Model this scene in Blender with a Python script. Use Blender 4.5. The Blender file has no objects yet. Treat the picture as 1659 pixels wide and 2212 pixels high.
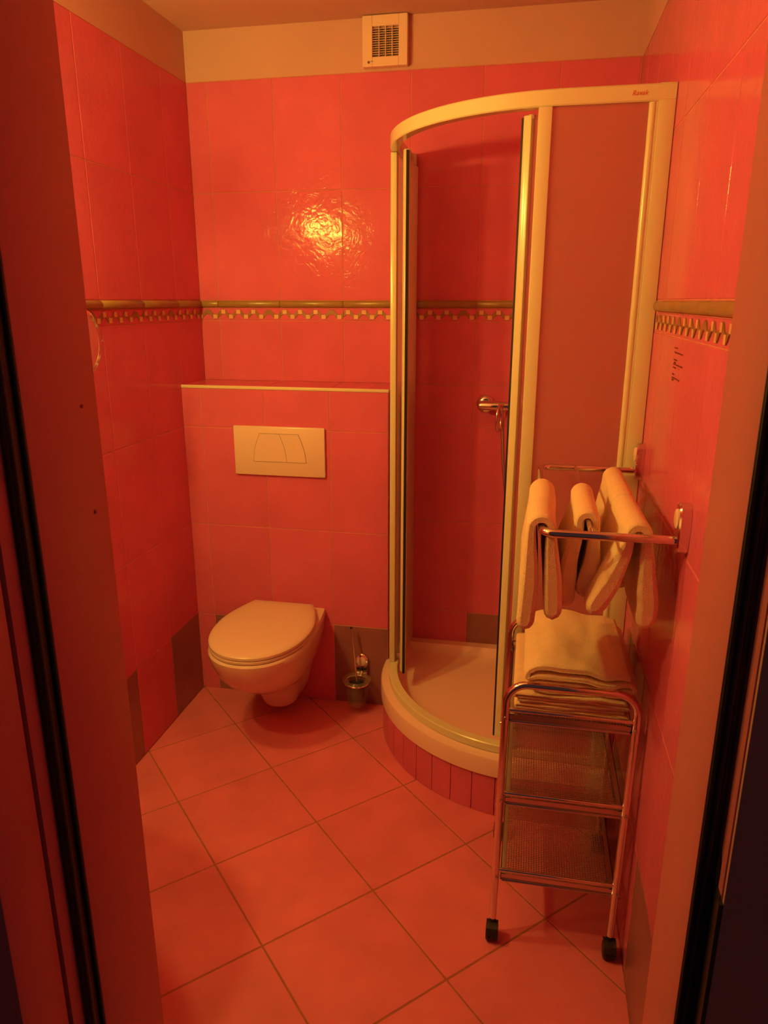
import bpy, bmesh, math, random
from mathutils import Vector, Matrix, noise
random.seed(7)
PI = math.pi
SC = bpy.context.scene
COL = SC.collection

# ------------------------------------------------------------------ camera
CX, CY, CZ = 1.2950, -2.7997, 1.5773
YAW, PITCH, ROLL, FPX = 0.19632, -0.28103, 0.0005, 1579.54
F = Vector((-math.sin(YAW)*math.cos(PITCH), math.cos(YAW)*math.cos(PITCH), math.sin(PITCH)))
R = Vector((math.cos(YAW), math.sin(YAW), 0.0))
U = R.cross(F)
R2 = R*math.cos(ROLL) + U*math.sin(ROLL)
U2 = U*math.cos(ROLL) - R*math.sin(ROLL)
cam_data = bpy.data.cameras.new('camera')
cam_data.sensor_fit = 'HORIZONTAL'
cam_data.sensor_width = 36.0
cam_data.lens = 36.0*FPX/1659.0
cam_data.clip_start = 0.02
cam = bpy.data.objects.new('camera', cam_data)
COL.objects.link(cam)
cam.matrix_world = Matrix(((R2.x, U2.x, -F.x, CX), (R2.y, U2.y, -F.y, CY), (R2.z, U2.z, -F.z, CZ), (0, 0, 0, 1)))
SC.camera = cam

# ------------------------------------------------------------------ world, exposure, lamp strength
world = bpy.data.worlds.new('world')
SC.world = world
world.use_nodes = True
world.node_tree.nodes['Background'].inputs[0].default_value = (0.80, 0.34, 0.32, 1)   # dim hallway evening light
world.node_tree.nodes['Background'].inputs[1].default_value = 0.048
vs = SC.view_settings
SC.display_settings.display_device = 'sRGB'
vs.view_transform = 'Standard'
vs.look = 'None'
vs.exposure = 0.0
vs.gamma = 1.0
vs.use_curve_mapping = False
LAMP_COLOR = (1.0, 0.86, 0.115)
LAMP_STRENGTH = 258.0
LAMP_POS = [(0.080, -1.36, 1.965), (0.070, -1.80, 1.965)]

# ------------------------------------------------------------------ room numbers (metres)
W = 1.5963            # right wall x
TW = 0.252            # wall tile pitch
ZB = 0.3403           # top of the cut base row
TH = 0.3875
Z1, Z2, Z3 = ZB+TH, ZB+2*TH, ZB+3*TH
ZW = Z3+0.0485        # top of the wave border
Z4 = 1.5795           # top of the olive rail
Z5 = Z4+TH
Z6 = 2.341            # top of the tiling
ZC = 2.506            # ceiling
YD = -1.948           # door wall, room side
BX = 0.797            # cistern box right end
BD = 0.218            # cistern box depth
ZBOX = 1.272

# ------------------------------------------------------------------ materials
def new_mat(name):
    m = bpy.data.materials.new(name)
    m.use_nodes = True
    nt = m.node_tree
    return m, nt, nt.nodes['Principled BSDF']

def pmat(name, col, rough=0.5, metal=0.0, var=0.0, var_scale=8.0, bump=0.0, bump_scale=60.0, bump_dist=0.002,
         spec=0.5, coat=0.0, rand=0.0, col2=None, sheen=0.0, bump_detail=3.0, dist=0.0):
    m, nt, b = new_mat(name)
    N, Lk = nt.nodes, nt.links
    b.inputs['Roughness'].default_value = rough
    b.inputs['Metallic'].default_value = metal
    b.inputs['Specular IOR Level'].default_value = spec
    b.inputs['Coat Weight'].default_value = coat
    b.inputs['Sheen Weight'].default_value = sheen
    tc = N.new('ShaderNodeTexCoord')
    geo = N.new('ShaderNodeNewGeometry')
    nz = N.new('ShaderNodeTexNoise')
    nz.inputs['Scale'].default_value = var_scale
    nz.inputs['Detail'].default_value = 5.0
    Lk.new(geo.outputs['Position'], nz.inputs['Vector'])
    rp = N.new('ShaderNodeValToRGB')
    c2 = col2 if col2 else tuple(min(1.0, c*(1+var)) for c in col)
    c1 = col if col2 else tuple(c*(1-var) for c in col)
    rp.color_ramp.elements[0].position = 0.32
    rp.color_ramp.elements[1].position = 0.68
    rp.color_ramp.elements[0].color = (*c1, 1)
    rp.color_ramp.elements[1].color = (*c2, 1)
    Lk.new(nz.outputs['Fac'], rp.inputs['Fac'])
    out = rp.outputs['Color']
    if rand:
        oi = N.new('ShaderNodeObjectInfo')
        mr = N.new('ShaderNodeMapRange')
        mr.inputs['To Min'].default_value = 1-rand
        mr.inputs['To Max'].default_value = 1+rand
        Lk.new(oi.outputs['Random'], mr.inputs['Value'])
        mx = N.new('ShaderNodeVectorMath')
        mx.operation = 'SCALE'
        Lk.new(out, mx.inputs[0])
        Lk.new(mr.outputs['Result'], mx.inputs['Scale'])
        out = mx.outputs['Vector']
    Lk.new(out, b.inputs['Base Color'])
    if bump:
        n2 = N.new('ShaderNodeTexNoise')
        n2.inputs['Scale'].default_value = bump_scale
        n2.inputs['Detail'].default_value = bump_detail
        n2.inputs['Distortion'].default_value = dist
        Lk.new(geo.outputs['Position'], n2.inputs['Vector'])
        bp = N.new('ShaderNodeBump')
        bp.inputs['Strength'].default_value = bump
        bp.inputs['Distance'].default_value = bump_dist
        Lk.new(n2.outputs['Fac'], bp.inputs['Height'])
        Lk.new(bp.outputs['Normal'], b.inputs['Normal'])
    return m

M = {}
M['tile'] = pmat('salmon_wall_tile', (0.73, 0.133, 0.29), 0.08, var=0.06, var_scale=5, bump=0.38, bump_scale=20, bump_dist=0.0022,
                 rand=0.03, bump_detail=3, dist=2.5, spec=0.10)
M['tile_grey'] = pmat('olive_grey_wall_tile', (0.32, 0.120, 0.16), 0.32, var=0.10, var_scale=9, bump=0.4, bump_scale=17, bump_dist=0.004, rand=0.04)
M['floor_tile'] = pmat('terracotta_floor_tile', (0.80, 0.180, 0.29), 0.38, var=0.09, var_scale=6, bump=0.3, bump_scale=40, bump_dist=0.002, rand=0.03)
M['grout'] = pmat('tan_grout', (0.66, 0.20, 0.22), 0.85, var=0.08, var_scale=30)
M['grout_floor'] = pmat('brown_floor_grout', (0.38, 0.13, 0.09), 0.9, var=0.1, var_scale=30)
M['olive'] = pmat('olive_ceramic', (0.36, 0.20, 0.085), 0.30, var=0.08, var_scale=20)
M['olive_dark'] = pmat('olive_wave', (0.34, 0.155, 0.07), 0.35, var=0.08, var_scale=40)
M['inlay'] = pmat('pale_inlay', (0.80, 0.42, 0.27), 0.35, var=0.05, var_scale=40)
M['plaster'] = pmat('cream_plaster', (0.66, 0.36, 0.38), 0.9, var=0.03, var_scale=5, bump=0.2, bump_scale=120, bump_dist=0.001)
M['trim'] = pmat('cream_tile_edge_trim', (0.82, 0.66, 0.52), 0.4)
M['ceramic'] = pmat('white_ceramic', (0.90, 0.62, 0.60), 0.10, coat=0.3)
M['acrylic'] = pmat('white_acrylic_tray', (0.92, 0.60, 0.60), 0.25)
M['plastic'] = pmat('white_plastic', (0.88, 0.60, 0.58), 0.28)
M['alu'] = pmat('white_coated_aluminium', (0.78, 0.70, 0.52), 0.22, coat=0.2)
M['groove'] = pmat('shadow_grey_groove', (0.16, 0.07, 0.05), 0.8)
M['chrome'] = pmat('chrome', (0.80, 0.78, 0.78), 0.09, metal=1.0)
M['chrome_dull'] = pmat('brushed_chrome', (0.62, 0.58, 0.58), 0.24, metal=1.0)
M['rubber'] = pmat('black_rubber', (0.020, 0.014, 0.018), 0.5)
M['black'] = pmat('black_plastic', (0.022, 0.016, 0.020), 0.45)
M['bristle'] = pmat('black_bristles', (0.018, 0.012, 0.016), 0.9, bump=1.0, bump_scale=400, bump_dist=0.003)
M['towel'] = pmat('cream_terry_cloth', (0.94, 0.68, 0.50), 0.95, var=0.03, var_scale=40, bump=0.7, bump_scale=420, bump_dist=0.003, sheen=0.0)
M['towel2'] = pmat('pink_cream_terry_cloth', (0.92, 0.62, 0.46), 0.95, var=0.05, var_scale=30, bump=0.7, bump_scale=420, bump_dist=0.003, sheen=0.0)
M['wood'] = pmat('beech_door_frame', (0.54, 0.150, 0.20), 0.42, var=0.04, var_scale=4)
M['wood_dark'] = pmat('brown_door_casing', (0.50, 0.26, 0.24), 0.5, var=0.05, var_scale=4)
M['ink'] = pmat('dark_red_ink', (0.22, 0.02, 0.02), 0.6)
M['logo'] = pmat('red_print', (0.70, 0.10, 0.08), 0.5)
M['mirror'] = pmat('mirror_silver', (0.70, 0.70, 0.70), 0.02, metal=1.0)
M['lampmetal'] = pmat('lamp_metal', (0.7, 0.68, 0.65), 0.2, metal=1.0)

def frosted():
    m = bpy.data.materials.new('frosted_glass')
    m.use_nodes = True
    nt = m.node_tree
    N, Lk = nt.nodes, nt.links
    N.remove(N['Principled BSDF'])
    rf = N.new('ShaderNodeBsdfRefraction'); rf.inputs['IOR'].default_value = 1.05
    rf.inputs['Roughness'].default_value = 0.5; rf.inputs['Color'].default_value = (1.0, 0.97, 0.97, 1)
    tl = N.new('ShaderNodeBsdfTranslucent'); tl.inputs['Color'].default_value = (0.95, 0.80, 0.85, 1)
    tr = N.new('ShaderNodeBsdfTransparent'); tr.inputs['Color'].default_value = (0.95, 0.9, 0.88, 1)
    gl = N.new('ShaderNodeBsdfGlossy'); gl.inputs['Roughness'].default_value = 0.35; gl.inputs['Color'].default_value = (0.9, 0.9, 0.9, 1)
    a = N.new('ShaderNodeMixShader'); a.inputs[0].default_value = 0.45
    b = N.new('ShaderNodeMixShader'); b.inputs[0].default_value = 0.28
    c = N.new('ShaderNodeMixShader'); c.inputs[0].default_value = 0.04
    Lk.new(rf.outputs[0], a.inputs[1]); Lk.new(tl.outputs[0], a.inputs[2])
    Lk.new(a.outputs[0], b.inputs[1]); Lk.new(tr.outputs[0], b.inputs[2])
    Lk.new(b.outputs[0], c.inputs[1]); Lk.new(gl.outputs[0], c.inputs[2])
    df = N.new('ShaderNodeBsdfDiffuse'); df.inputs['Color'].default_value = (0.90, 0.42, 0.52, 1)
    d = N.new('ShaderNodeMixShader'); d.inputs[0].default_value = 0.15
    Lk.new(c.outputs[0], d.inputs[1]); Lk.new(df.outputs[0], d.inputs[2])
    Lk.new(d.outputs[0], N['Material Output'].inputs[0])
    return m
M['frosted'] = frosted()

def cup_glass():
    m = bpy.data.materials.new('satin_glass')
    m.use_nodes = True
    nt = m.node_tree
    N, Lk = nt.nodes, nt.links
    N.remove(N['Principled BSDF'])
    tl = N.new('ShaderNodeBsdfDiffuse'); tl.inputs['Color'].default_value = (0.50, 0.30, 0.28, 1)
    tr = N.new('ShaderNodeBsdfTransparent'); tr.inputs['Color'].default_value = (0.95, 0.95, 0.95, 1)
    gl = N.new('ShaderNodeBsdfGlossy'); gl.inputs['Roughness'].default_value = 0.15
    a = N.new('ShaderNodeMixShader'); a.inputs[0].default_value = 0.84
    b = N.new('ShaderNodeMixShader'); b.inputs[0].default_value = 0.06
    Lk.new(tl.outputs[0], a.inputs[1]); Lk.new(tr.outputs[0], a.inputs[2])
    Lk.new(a.outputs[0], b.inputs[1]); Lk.new(gl.outputs[0], b.inputs[2])
    Lk.new(b.outputs[0], N['Material Output'].inputs[0])
    return m
M['cup'] = cup_glass()

def glow():
    m, nt, b = new_mat('lamp_glow')
    b.inputs['Base Color'].default_value = (0.9, 0.8, 0.7, 1)
    b.inputs['Emission Color'].default_value = (*LAMP_COLOR, 1)
    b.inputs['Emission Strength'].default_value = LAMP_STRENGTH
    return m
M['glow'] = glow()

# ------------------------------------------------------------------ object helpers
def tag(o, label=None, cat=None, group=None, kind=None):
    if label: o['label'] = label
    if cat: o['category'] = cat
    if group: o['group'] = group
    if kind: o['kind'] = kind
    return o

def empty(name, loc=(0, 0, 0), **kw):
    o = bpy.data.objects.new(name, None)
    o.empty_display_size = 0.05
    o.location = loc
    COL.objects.link(o)
    return tag(o, **kw)

class MB:
    """collects geometry in world metres, then links it as one mesh object"""
    def __init__(s):
        s.v, s.f, s.sm, s.mi, s.cur = [], [], [], [], 0
    def add(s, vs_, fs_, smooth=False):
        b = len(s.v)
        s.v += [tuple(v) for v in vs_]
        for f in fs_:
            s.f.append([b+i for i in f]); s.sm.append(smooth); s.mi.append(s.cur)
        return s
    def box(s, x0, x1, y0, y1, z0, z1, c=0.0):
        if c <= 0:
            vs_ = [(x, y, z) for z in (z0, z1) for y in (y0, y1) for x in (x0, x1)]
            return s.add(vs_, [(0, 2, 3, 1), (4, 5, 7, 6), (0, 1, 5, 4), (2, 6, 7, 3), (0, 4, 6, 2), (1, 3, 7, 5)])
        bm = bmesh.new()
        bmesh.ops.create_cube(bm, size=1.0)
        for v in bm.verts:
            v.co = Vector((x0+(v.co.x+0.5)*(x1-x0), y0+(v.co.y+0.5)*(y1-y0), z0+(v.co.z+0.5)*(z1-z0)))
        c = min(c, 0.45*min(abs(x1-x0), abs(y1-y0), abs(z1-z0)))
        bmesh.ops.bevel(bm, geom=bm.edges[:], offset=c, segments=2, profile=0.5, affect='EDGES')
        s.bm(bm, True)
        return s
    def bm(s, bm, smooth=False):
        bm.verts.ensure_lookup_table()
        s.add([v.co[:] for v in bm.verts], [[v.index for v in f.verts] for f in bm.faces], smooth)
        bm.free()
        return s
    def rings(s, rings, closed=True, cap0=True, cap1=True, smooth=True, loop=False):
        n = len(rings[0]); b = len(s.v)
        for r in rings: s.v += [tuple(p) for p in r]
        m = len(rings)
        for i in range(m if loop else m-1):
            i2 = (i+1) % m
            for j in range(n if closed else n-1):
                k = (j+1) % n
                s.f.append([b+i*n+j, b+i*n+k, b+i2*n+k, b+i2*n+j]); s.sm.append(smooth); s.mi.append(s.cur)
        if cap0 and not loop: s.f.append([b+j for j in range(n)][::-1]); s.sm.append(False); s.mi.append(s.cur)
        if cap1 and not loop: s.f.append([b+(m-1)*n+j for j in range(n)]); s.sm.append(False); s.mi.append(s.cur)
        return s
    def tube(s, pts, r, n=12, loop=False):
        pts = [Vector(p) for p in pts]
        m = len(pts); rr = r if isinstance(r, (list, tuple)) else [r]*m
        T = []
        for i in range(m):
            a = pts[i-1] if (i > 0 or loop) else pts[i]
            b = pts[(i+1) % m] if (i < m-1 or loop) else pts[i]
            T.append((b-a).normalized())
        nrm = T[0].orthogonal().normalized()
        rings = []
        for i in range(m):
            nrm = (nrm - T[i]*nrm.dot(T[i])).normalized()
            bn = T[i].cross(nrm)
            rings.append([pts[i]+(nrm*math.cos(2*PI*j/n)+bn*math.sin(2*PI*j/n))*rr[i] for j in range(n)])
        return s.rings(rings, loop=loop)
    def lathe(s, prof, c, axis='z', n=32, caps=True):
        """prof: (radius, height) pairs about an axis through c"""
        rings = []
        for (r, h) in prof:
            ring = []
            for j in range(n):
                a = 2*PI*j/n; u, v = r*math.cos(a), r*math.sin(a)
                if axis == 'z': p = (c[0]+u, c[1]+v, c[2]+h)
                elif axis == 'y': p = (c[0]+u, c[1]+h, c[2]-v)
                else: p = (c[0]+h, c[1]+u, c[2]+v)
                ring.append(p)
            rings.append(ring)
        return s.rings(rings, cap0=caps, cap1=caps)
    def prism(s, poly, fn, d0, d1, smooth=False):
        """poly of 2D points, fn(u, v, d) -> 3D"""
        a = [fn(u, v, d0) for u, v in poly]; b = [fn(u, v, d1) for u, v in poly]
        return s.rings([a, b], smooth=smooth)
    def build(s, name, mat, parent=None, bevel=0.0, recalc=True, sharp=38, **kw):
        me = bpy.data.meshes.new(name)
        me.from_pydata(s.v, [], s.f)
        me.polygons.foreach_set('use_smooth', s.sm)
        mats = mat if isinstance(mat, (list, tuple)) else [mat]
        for m_ in mats: me.materials.append(M[m_])
        me.polygons.foreach_set('material_index', s.mi)
        if recalc:
            bm = bmesh.new(); bm.from_mesh(me)
            bmesh.ops.recalc_face_normals(bm, faces=bm.faces[:])
            bm.to_mesh(me); bm.free()
        if sharp: me.set_sharp_from_angle(angle=math.radians(sharp))
        me.update()
        o = bpy.data.objects.new(name, me)
        COL.objects.link(o)
        if parent:
            o.parent = parent
            o.matrix_parent_inverse = parent_inverse(parent)
        if bevel:
            md = o.modifiers.new('bevel', 'BEVEL'); md.width = bevel; md.segments = 2; md.limit_method = 'ANGLE'
            md.angle_limit = math.radians(40)
        return tag(o, **kw)

def parent_inverse(p):
    def world(q):
        return q.matrix_basis.copy() if not q.parent else world(q.parent) @ q.matrix_parent_inverse @ q.matrix_basis
    return world(p).inverted()

def fillet(pts, rad, seg=6):
    pts = [Vector(p) for p in pts]
    out = [pts[0]]
    for i in range(1, len(pts)-1):
        a, b, c = pts[i-1], pts[i], pts[i+1]
        u, w = (a-b), (c-b)
        lu, lw = u.length, w.length
        u.normalize(); w.normalize()
        ang = u.angle(w)
        d = min(rad/math.tan(ang/2), lu*0.49, lw*0.49)
        r = d*math.tan(ang/2)
        cen = b+(u+w).normalized()*(r/math.sin(ang/2))
        p0, p1 = b+u*d, b+w*d
        v0, v1 = p0-cen, p1-cen
        tot = v0.angle(v1); ax = v0.cross(v1).normalized()
        for k in range(seg+1):
            out.append(cen+Matrix.Rotation(tot*k/seg, 3, ax) @ v0)
    out.append(pts[-1])
    return out

def link_mesh(name, me, loc, parent, rot=None, **kw):
    o = bpy.data.objects.new(name, me)
    COL.objects.link(o)
    o.location = loc
    if rot: o.rotation_euler = rot
    o.parent = parent
    o.matrix_parent_inverse = parent_inverse(parent)
    return tag(o, **kw)

def sub_mesh(parent_o, name, me):
    o = bpy.data.objects.new(name, me)
    COL.objects.link(o)
    o.parent = parent_o
    return o

# ------------------------------------------------------------------ wall tiles
_tile_cache = {}
def slab_mesh(w, h, mat, t=0.006, c=0.0012):
    """tile slab: local x = width, local z = height, front towards -y at 0"""
    k = (round(w, 4), round(h, 4), mat, t)
    if k in _tile_cache: return _tile_cache[k]
    m = MB()
    a, b, cc = w/2, h/2, c
    vs_ = [(-a, t, -b), (a, t, -b), (a, t, b), (-a, t, b),
           (-a, cc, -b), (a, cc, -b), (a, cc, b), (-a, cc, b),
           (-a+cc, 0, -b+cc), (a-cc, 0, -b+cc), (a-cc, 0, b-cc), (-a+cc, 0, b-cc)]
    fs_ = [(8, 9, 10, 11)]
    for i in range(4):
        j = (i+1) % 4
        fs_ += [(i, j, 4+j, 4+i), (4+i, 4+j, 8+j, 8+i)]
    me = bpy.data.meshes.new('tile')
    me.from_pydata(vs_, [], fs_)
    bm = bmesh.new(); bm.from_mesh(me); bmesh.ops.recalc_face_normals(bm, faces=bm.faces[:]); bm.to_mesh(me); bm.free()
    # make sure the front face looks towards -y
    if me.polygons[0].normal.y > 0: me.flip_normals()
    me.materials.append(M[mat])
    _tile_cache[k] = me
    return me

def wave_meshes():
    """olive wave and its pale inlays for one 252 mm border tile, four periods"""
    n = 64; w = TW-0.003; A = 0.0090; tk = 0.0092
    P = w/4
    mb = MB(); top, bot = [], []
    rings = []
    for i in range(n+1):
        x = -w/2+w*i/n
        ph = 2*PI*(x+w/2-0.0)/P
        s_ = math.sin(ph); zc = A*math.tanh(1.3*s_)/math.tanh(1.3)
        rings.append([(x, -0.0002, zc-tk), (x, -0.0026, zc-tk+0.001), (x, -0.0026, zc+tk-0.001), (x, -0.0002, zc+tk)])
    mb.rings(rings)
    wave = mb
    inl = MB()
    for k in range(4):
        for sgn in (1, -1):
            xc = -w/2+P*(k+(0.25 if sgn > 0 else 0.75))
            if k == 3 and sgn > 0: continue
            inl.box(xc-P*0.13, xc+P*0.13, -0.0034, -0.0020, sgn*A-tk+0.0014, sgn*A+tk-0.0014)
    def mk(m_, name, mat):
        me = bpy.data.meshes.new(name); me.from_pydata(m_.v, [], m_.f)
        bm = bmesh.new(); bm.from_mesh(me); bmesh.ops.recalc_face_normals(bm, faces=bm.faces[:]); bm.to_mesh(me); bm.free()
        me.materials.append(M[mat]); return me
    return mk(wave, 'wave_band', 'olive_dark'), mk(inl, 'inlay', 'inlay')
WAVE, INLAY = wave_meshes()

def rail_mesh(w):
    k = ('rail', round(w, 4))
    if k in _tile_cache: return _tile_cache[k]
    h = 0.0255; mb = MB()
    prof = [(0.004, -h/2)]+[(-0.012*math.sin(PI*i/10)**0.7, -h/2*math.cos(PI*i/10)) for i in range(1, 10)]+[(0.004, h/2)]
    rings = []
    for x, s_ in ((-w/2, 0.93), (-w/2+0.0012, 1.0), (w/2-0.0012, 1.0), (w/2, 0.93)):
        rings.append([(x, y*s_, z*s_) for y, z in prof])
    mb.rings(rings)
    me = bpy.data.meshes.new('rail_tile'); me.from_pydata(mb.v, [], mb.f)
    me.polygons.foreach_set('use_smooth', mb.sm)
    bm = bmesh.new(); bm.from_mesh(me); bmesh.ops.recalc_face_normals(bm, faces=bm.faces[:]); bm.to_mesh(me); bm.free()
    me.materials.append(M['olive'])
    _tile_cache[k] = me
    return me

G = 0.0030
def spans(u0, u1, off):
    k = math.floor((u0-off)/TW)
    out = []
    while True:
        a, b = off+k*TW, off+(k+1)*TW
        a2, b2 = max(a, u0), min(b, u1)
        if a >= u1-1e-6: break
        if b2-a2 > 0.006: out.append((a2, b2, k, a, b))
        k += 1
    return out

def tile_wall(parent, place, rot, u0, u1, off, rows, greys=(), base_off=None, border=None, border_u=None):
    """place(u, z) -> world location on the tile face; u runs along the wall's local +x"""
    for (za, zb, base) in rows:
        o_ = base_off if (base and base_off is not None) else off
        for a, b, k, fa, fb in spans(u0, u1, o_):
            mat = 'tile_grey' if (base and k in greys) else 'tile'
            link_mesh('tile', slab_mesh(b-a-G, zb-za-G, mat), place((a+b)/2, (za+zb)/2), parent, rot)
    if border:
        bu0, bu1 = border_u or (u0, u1)
        for a, b, k, fa, fb in spans(bu0, bu1, off):
            o = link_mesh('border_tile', slab_mesh(b-a-G, ZW-Z3-G, 'tile'), place((a+b)/2, (Z3+ZW)/2), parent, rot)
            if b-a > TW*0.97:
                wv = sub_mesh(o, 'wave_band', WAVE); il = sub_mesh(o, 'inlay', INLAY)
            else:
                # cut piece: clip the pattern to the part that fits
                for src, nm in ((WAVE, 'wave_band'), (INLAY, 'inlay')):
                    me = src.copy(); bm = bmesh.new(); bm.from_mesh(me)
                    sh = ((fa+fb)/2-(a+b)/2)
                    for v in bm.verts: v.co.x += sh
                    hw = (b-a)/2-G/2
                    for sgn in (1, -1):
                        g = bm.verts[:]+bm.edges[:]+bm.faces[:]
                        bmesh.ops.bisect_plane(bm, geom=g, plane_co=(sgn*hw, 0, 0), plane_no=(sgn, 0, 0), clear_outer=True)
                    bm.to_mesh(me); bm.free()
                    if len(me.polygons): sub_mesh(o, nm, me)
            link_mesh('rail_tile', rail_mesh(b-a-0.001), place((a+b)/2, (ZW+Z4)/2), parent, rot)

FULL = [(0, ZB, True), (ZB, Z1, False), (Z1, Z2, False), (Z2, Z3, False), (Z4, Z5, False), (Z5, Z6, False)]
gd = 0.0011   # how far the grout lies behind the tile faces

# back wall
wb = MB().box(-0.12, W+0.12, gd, 0.12, 0, ZC+0.1).build('wall_back', 'grout', kind='structure')
tile_wall(wb, lambda u, z: (u, 0, z), None, 0.0, W, 0.0776, [(Z4, Z5, False), (Z5, Z6, False)], border=True)
tile_wall(wb, lambda u, z: (u, 0, z), None, 0.0, W, 0.0776, [(ZBOX-0.002, Z3, False)])
tile_wall(wb, lambda u, z: (u, 0, z), None, BX+0.004, W, 0.0776, [(0, ZB, True), (ZB, Z1, False), (Z1, Z2, False), (Z2, ZBOX-0.002, False)][:1], greys=(0, 2, 4))
tile_wall(wb, lambda u, z: (u, 0, z), None, BX+0.004, W, 0.0776, [(ZB, Z1, False), (Z1, Z2, False)])
tile_wall(wb, lambda u, z: (u, 0, z), None, BX+0.004, W, 0.0776, [(Z2, ZBOX-0.002, False)])
MB().box(0.0, W, -0.0005, gd+0.001, Z6+0.001, ZC).build('plaster_band', 'plaster', wb)

# left wall (x = 0), local +x of the slabs runs towards the back wall
wl = MB().box(-0.12, -gd, YD-0.17, 0.12, 0, ZC+0.1).build('wall_left', 'grout', kind='structure')
rotL = (0, 0, PI/2)
offL = 0.2045     # joints at y = -0.2045 - 0.252 k
tile_wall(wl, lambda u, z: (0, u, z), rotL, YD, 0.0, -offL, FULL, greys=(-1, -3, -5, -7), border=True)
MB().box(-gd-0.001, 0.0005, YD, 0, Z6+0.001, ZC).build('plaster_band', 'plaster', wl)

# right wall (x = W)
wr = MB().box(W+gd, W+0.12, YD-0.17, 0.12, 0, ZC+0.1).build('wall_right', 'grout', kind='structure')
rotR = (0, 0, -PI/2)
def placeR(u, z): return (W, -u, z)
tile_wall(wr, placeR, rotR, 0.0, -YD, 0.152, FULL, greys=(1, 3, 5, 7), base_off=0.045, border=True, border_u=(0.803, -YD))
MB().box(W-0.0005, W+gd+0.001, YD, 0, Z6+0.001, ZC).build('plaster_band', 'plaster', wr)

# ceiling
MB().box(-0.12, W+0.12, YD-0.17, 0.12, ZC, ZC+0.1).build('ceiling', 'plaster', kind='structure')

# ------------------------------------------------------------------ floor
fl = MB().box(-0.12, W+0.12, -3.4, 0.12, -0.10, -0.0012).build('floor', 'grout_floor', kind='structure')
def clip(poly, ax, val, keep_less):
    out = []
    for i in range(len(poly)):
        p, q = poly[i], poly[(i+1) % len(poly)]
        ip = (p[ax] <= val) == keep_less; iq = (q[ax] <= val) == keep_less
        if ip: out.append(p)
        if ip != iq:
            t = (val-p[ax])/(q[ax]-p[ax])
            out.append((p[0]+t*(q[0]-p[0]), p[1]+t*(q[1]-p[1])))
    return out
def poly_area(p):
    return 0.5*abs(sum(p[i][0]*p[(i+1) % len(p)][1]-p[(i+1) % len(p)][0]*p[i][1] for i in range(len(p))))
PXF, PYF, PPF, THF = 0.0031, -0.6922, 0.3332, 0.7957
cf, sf = math.cos(THF), math.sin(THF)
full_me = None
for i in range(-9, 12):
    for j in range(-9, 12):
        g = 0.0022/PPF
        cs = [(i+g, j+g), (i+1-g, j+g), (i+1-g, j+1-g), (i+g, j+1-g)]
        poly = [(PXF+PPF*(a*cf+b*sf), PYF+PPF*(-a*sf+b*cf)) for a, b in cs]
        ccx = sum(p[0] for p in poly)/4; ccy = sum(p[1] for p in poly)/4
        pl = poly
        for ax, val, kl in ((0, 0.001, False), (0, W-0.001, True), (1, -0.001, True), (1, -2.10, False)):
            pl = clip(pl, ax, val, kl)
            if len(pl) < 3: break
        if len(pl) < 3 or poly_area(pl) < 0.0004: continue
        whole = abs(poly_area(pl)-poly_area(poly)) < 1e-6
        if whole and full_me is not None:
            link_mesh('tile', full_me, (ccx, ccy, 0), fl); continue
        cx_, cy_ = (ccx, ccy) if whole else (sum(p[0] for p in pl)/len(pl), sum(p[1] for p in pl)/len(pl))
        mb = MB(); n = len(pl)
        lp = [(p[0]-cx_, p[1]-cy_) for p in pl]
        ins = []
        for p in lp:
            l = math.hypot(*p); ins.append((p[0]*(1-0.0015/l), p[1]*(1-0.0015/l)))
        mb.rings([[(x, y, -0.006) for x, y in lp], [(x, y, -0.0012) for x, y in lp], [(x, y, 0) for x, y in ins]], smooth=False)
        me = bpy.data.meshes.new('tile'); me.from_pydata(mb.v, [], mb.f)
        bm = bmesh.new(); bm.from_mesh(me); bmesh.ops.recalc_face_normals(bm, faces=bm.faces[:]); bm.to_mesh(me); bm.free()
        me.materials.append(M['floor_tile'])
        link_mesh('tile', me, (cx_, cy_, 0), fl)
        if whole: full_me = me

# ------------------------------------------------------------------ cistern box (tiled ledge behind the toilet)
bxw = MB().box(0.0, BX, -BD+gd, gd, 0, ZBOX-0.010).build('wall_ledge', 'grout', kind='structure')
tile_wall(bxw, lambda u, z: (u, -BD, z), None, 0.0, BX, 0.0739,
          [(0, ZB, True), (ZB, Z1, False), (Z1, Z2, False), (Z2, ZBOX-0.010, False)], greys=(0, 2))
for a, b, k, fa, fb in spans(0, BX, 0.0739):     # tiles lying on the ledge
    link_mesh('tile', slab_mesh(b-a-G, BD-0.012, 'tile'), ((a+b)/2, -BD/2+0.005, ZBOX), bxw, (-PI/2, 0, 0))
MB().box(0.0, BX+0.002, -BD-0.002, -BD+0.010, ZBOX-0.010, ZBOX+0.0012, 0.0015).build('edge_trim', 'trim', bxw)

# ------------------------------------------------------------------ door wall, frame, leaf
XL, XR = 0.747, 1.500
YN = -2.087     # end of the lining, hall side
DT = 2.03
wf = MB()
wf.box(-0.12, XL-0.02, YN, YD, 0, ZC+0.1)
wf.box(XR+0.02, W+0.12, YN, YD, 0, ZC+0.1)
wf.box(XL-0.02, XR+0.02, YN, YD, DT+0.02, ZC+0.1)
wf.build('wall_front', 'plaster', kind='structure')
door = empty('door_1', (0.0, YN, 0), kind='structure')
MB().box(XL-0.021, XL, YN, YD+0.004, 0, DT, 0.001).build('left_jamb', 'wood', door)
MB().box(XR, XR+0.021, YN, YD+0.004, 0, DT, 0.001).build('right_jamb', 'wood', door)
MB().box(XL-0.021, XR+0.021, YN, YD+0.004, DT, DT+0.02, 0.001).build('head_jamb', 'wood', door)
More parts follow.
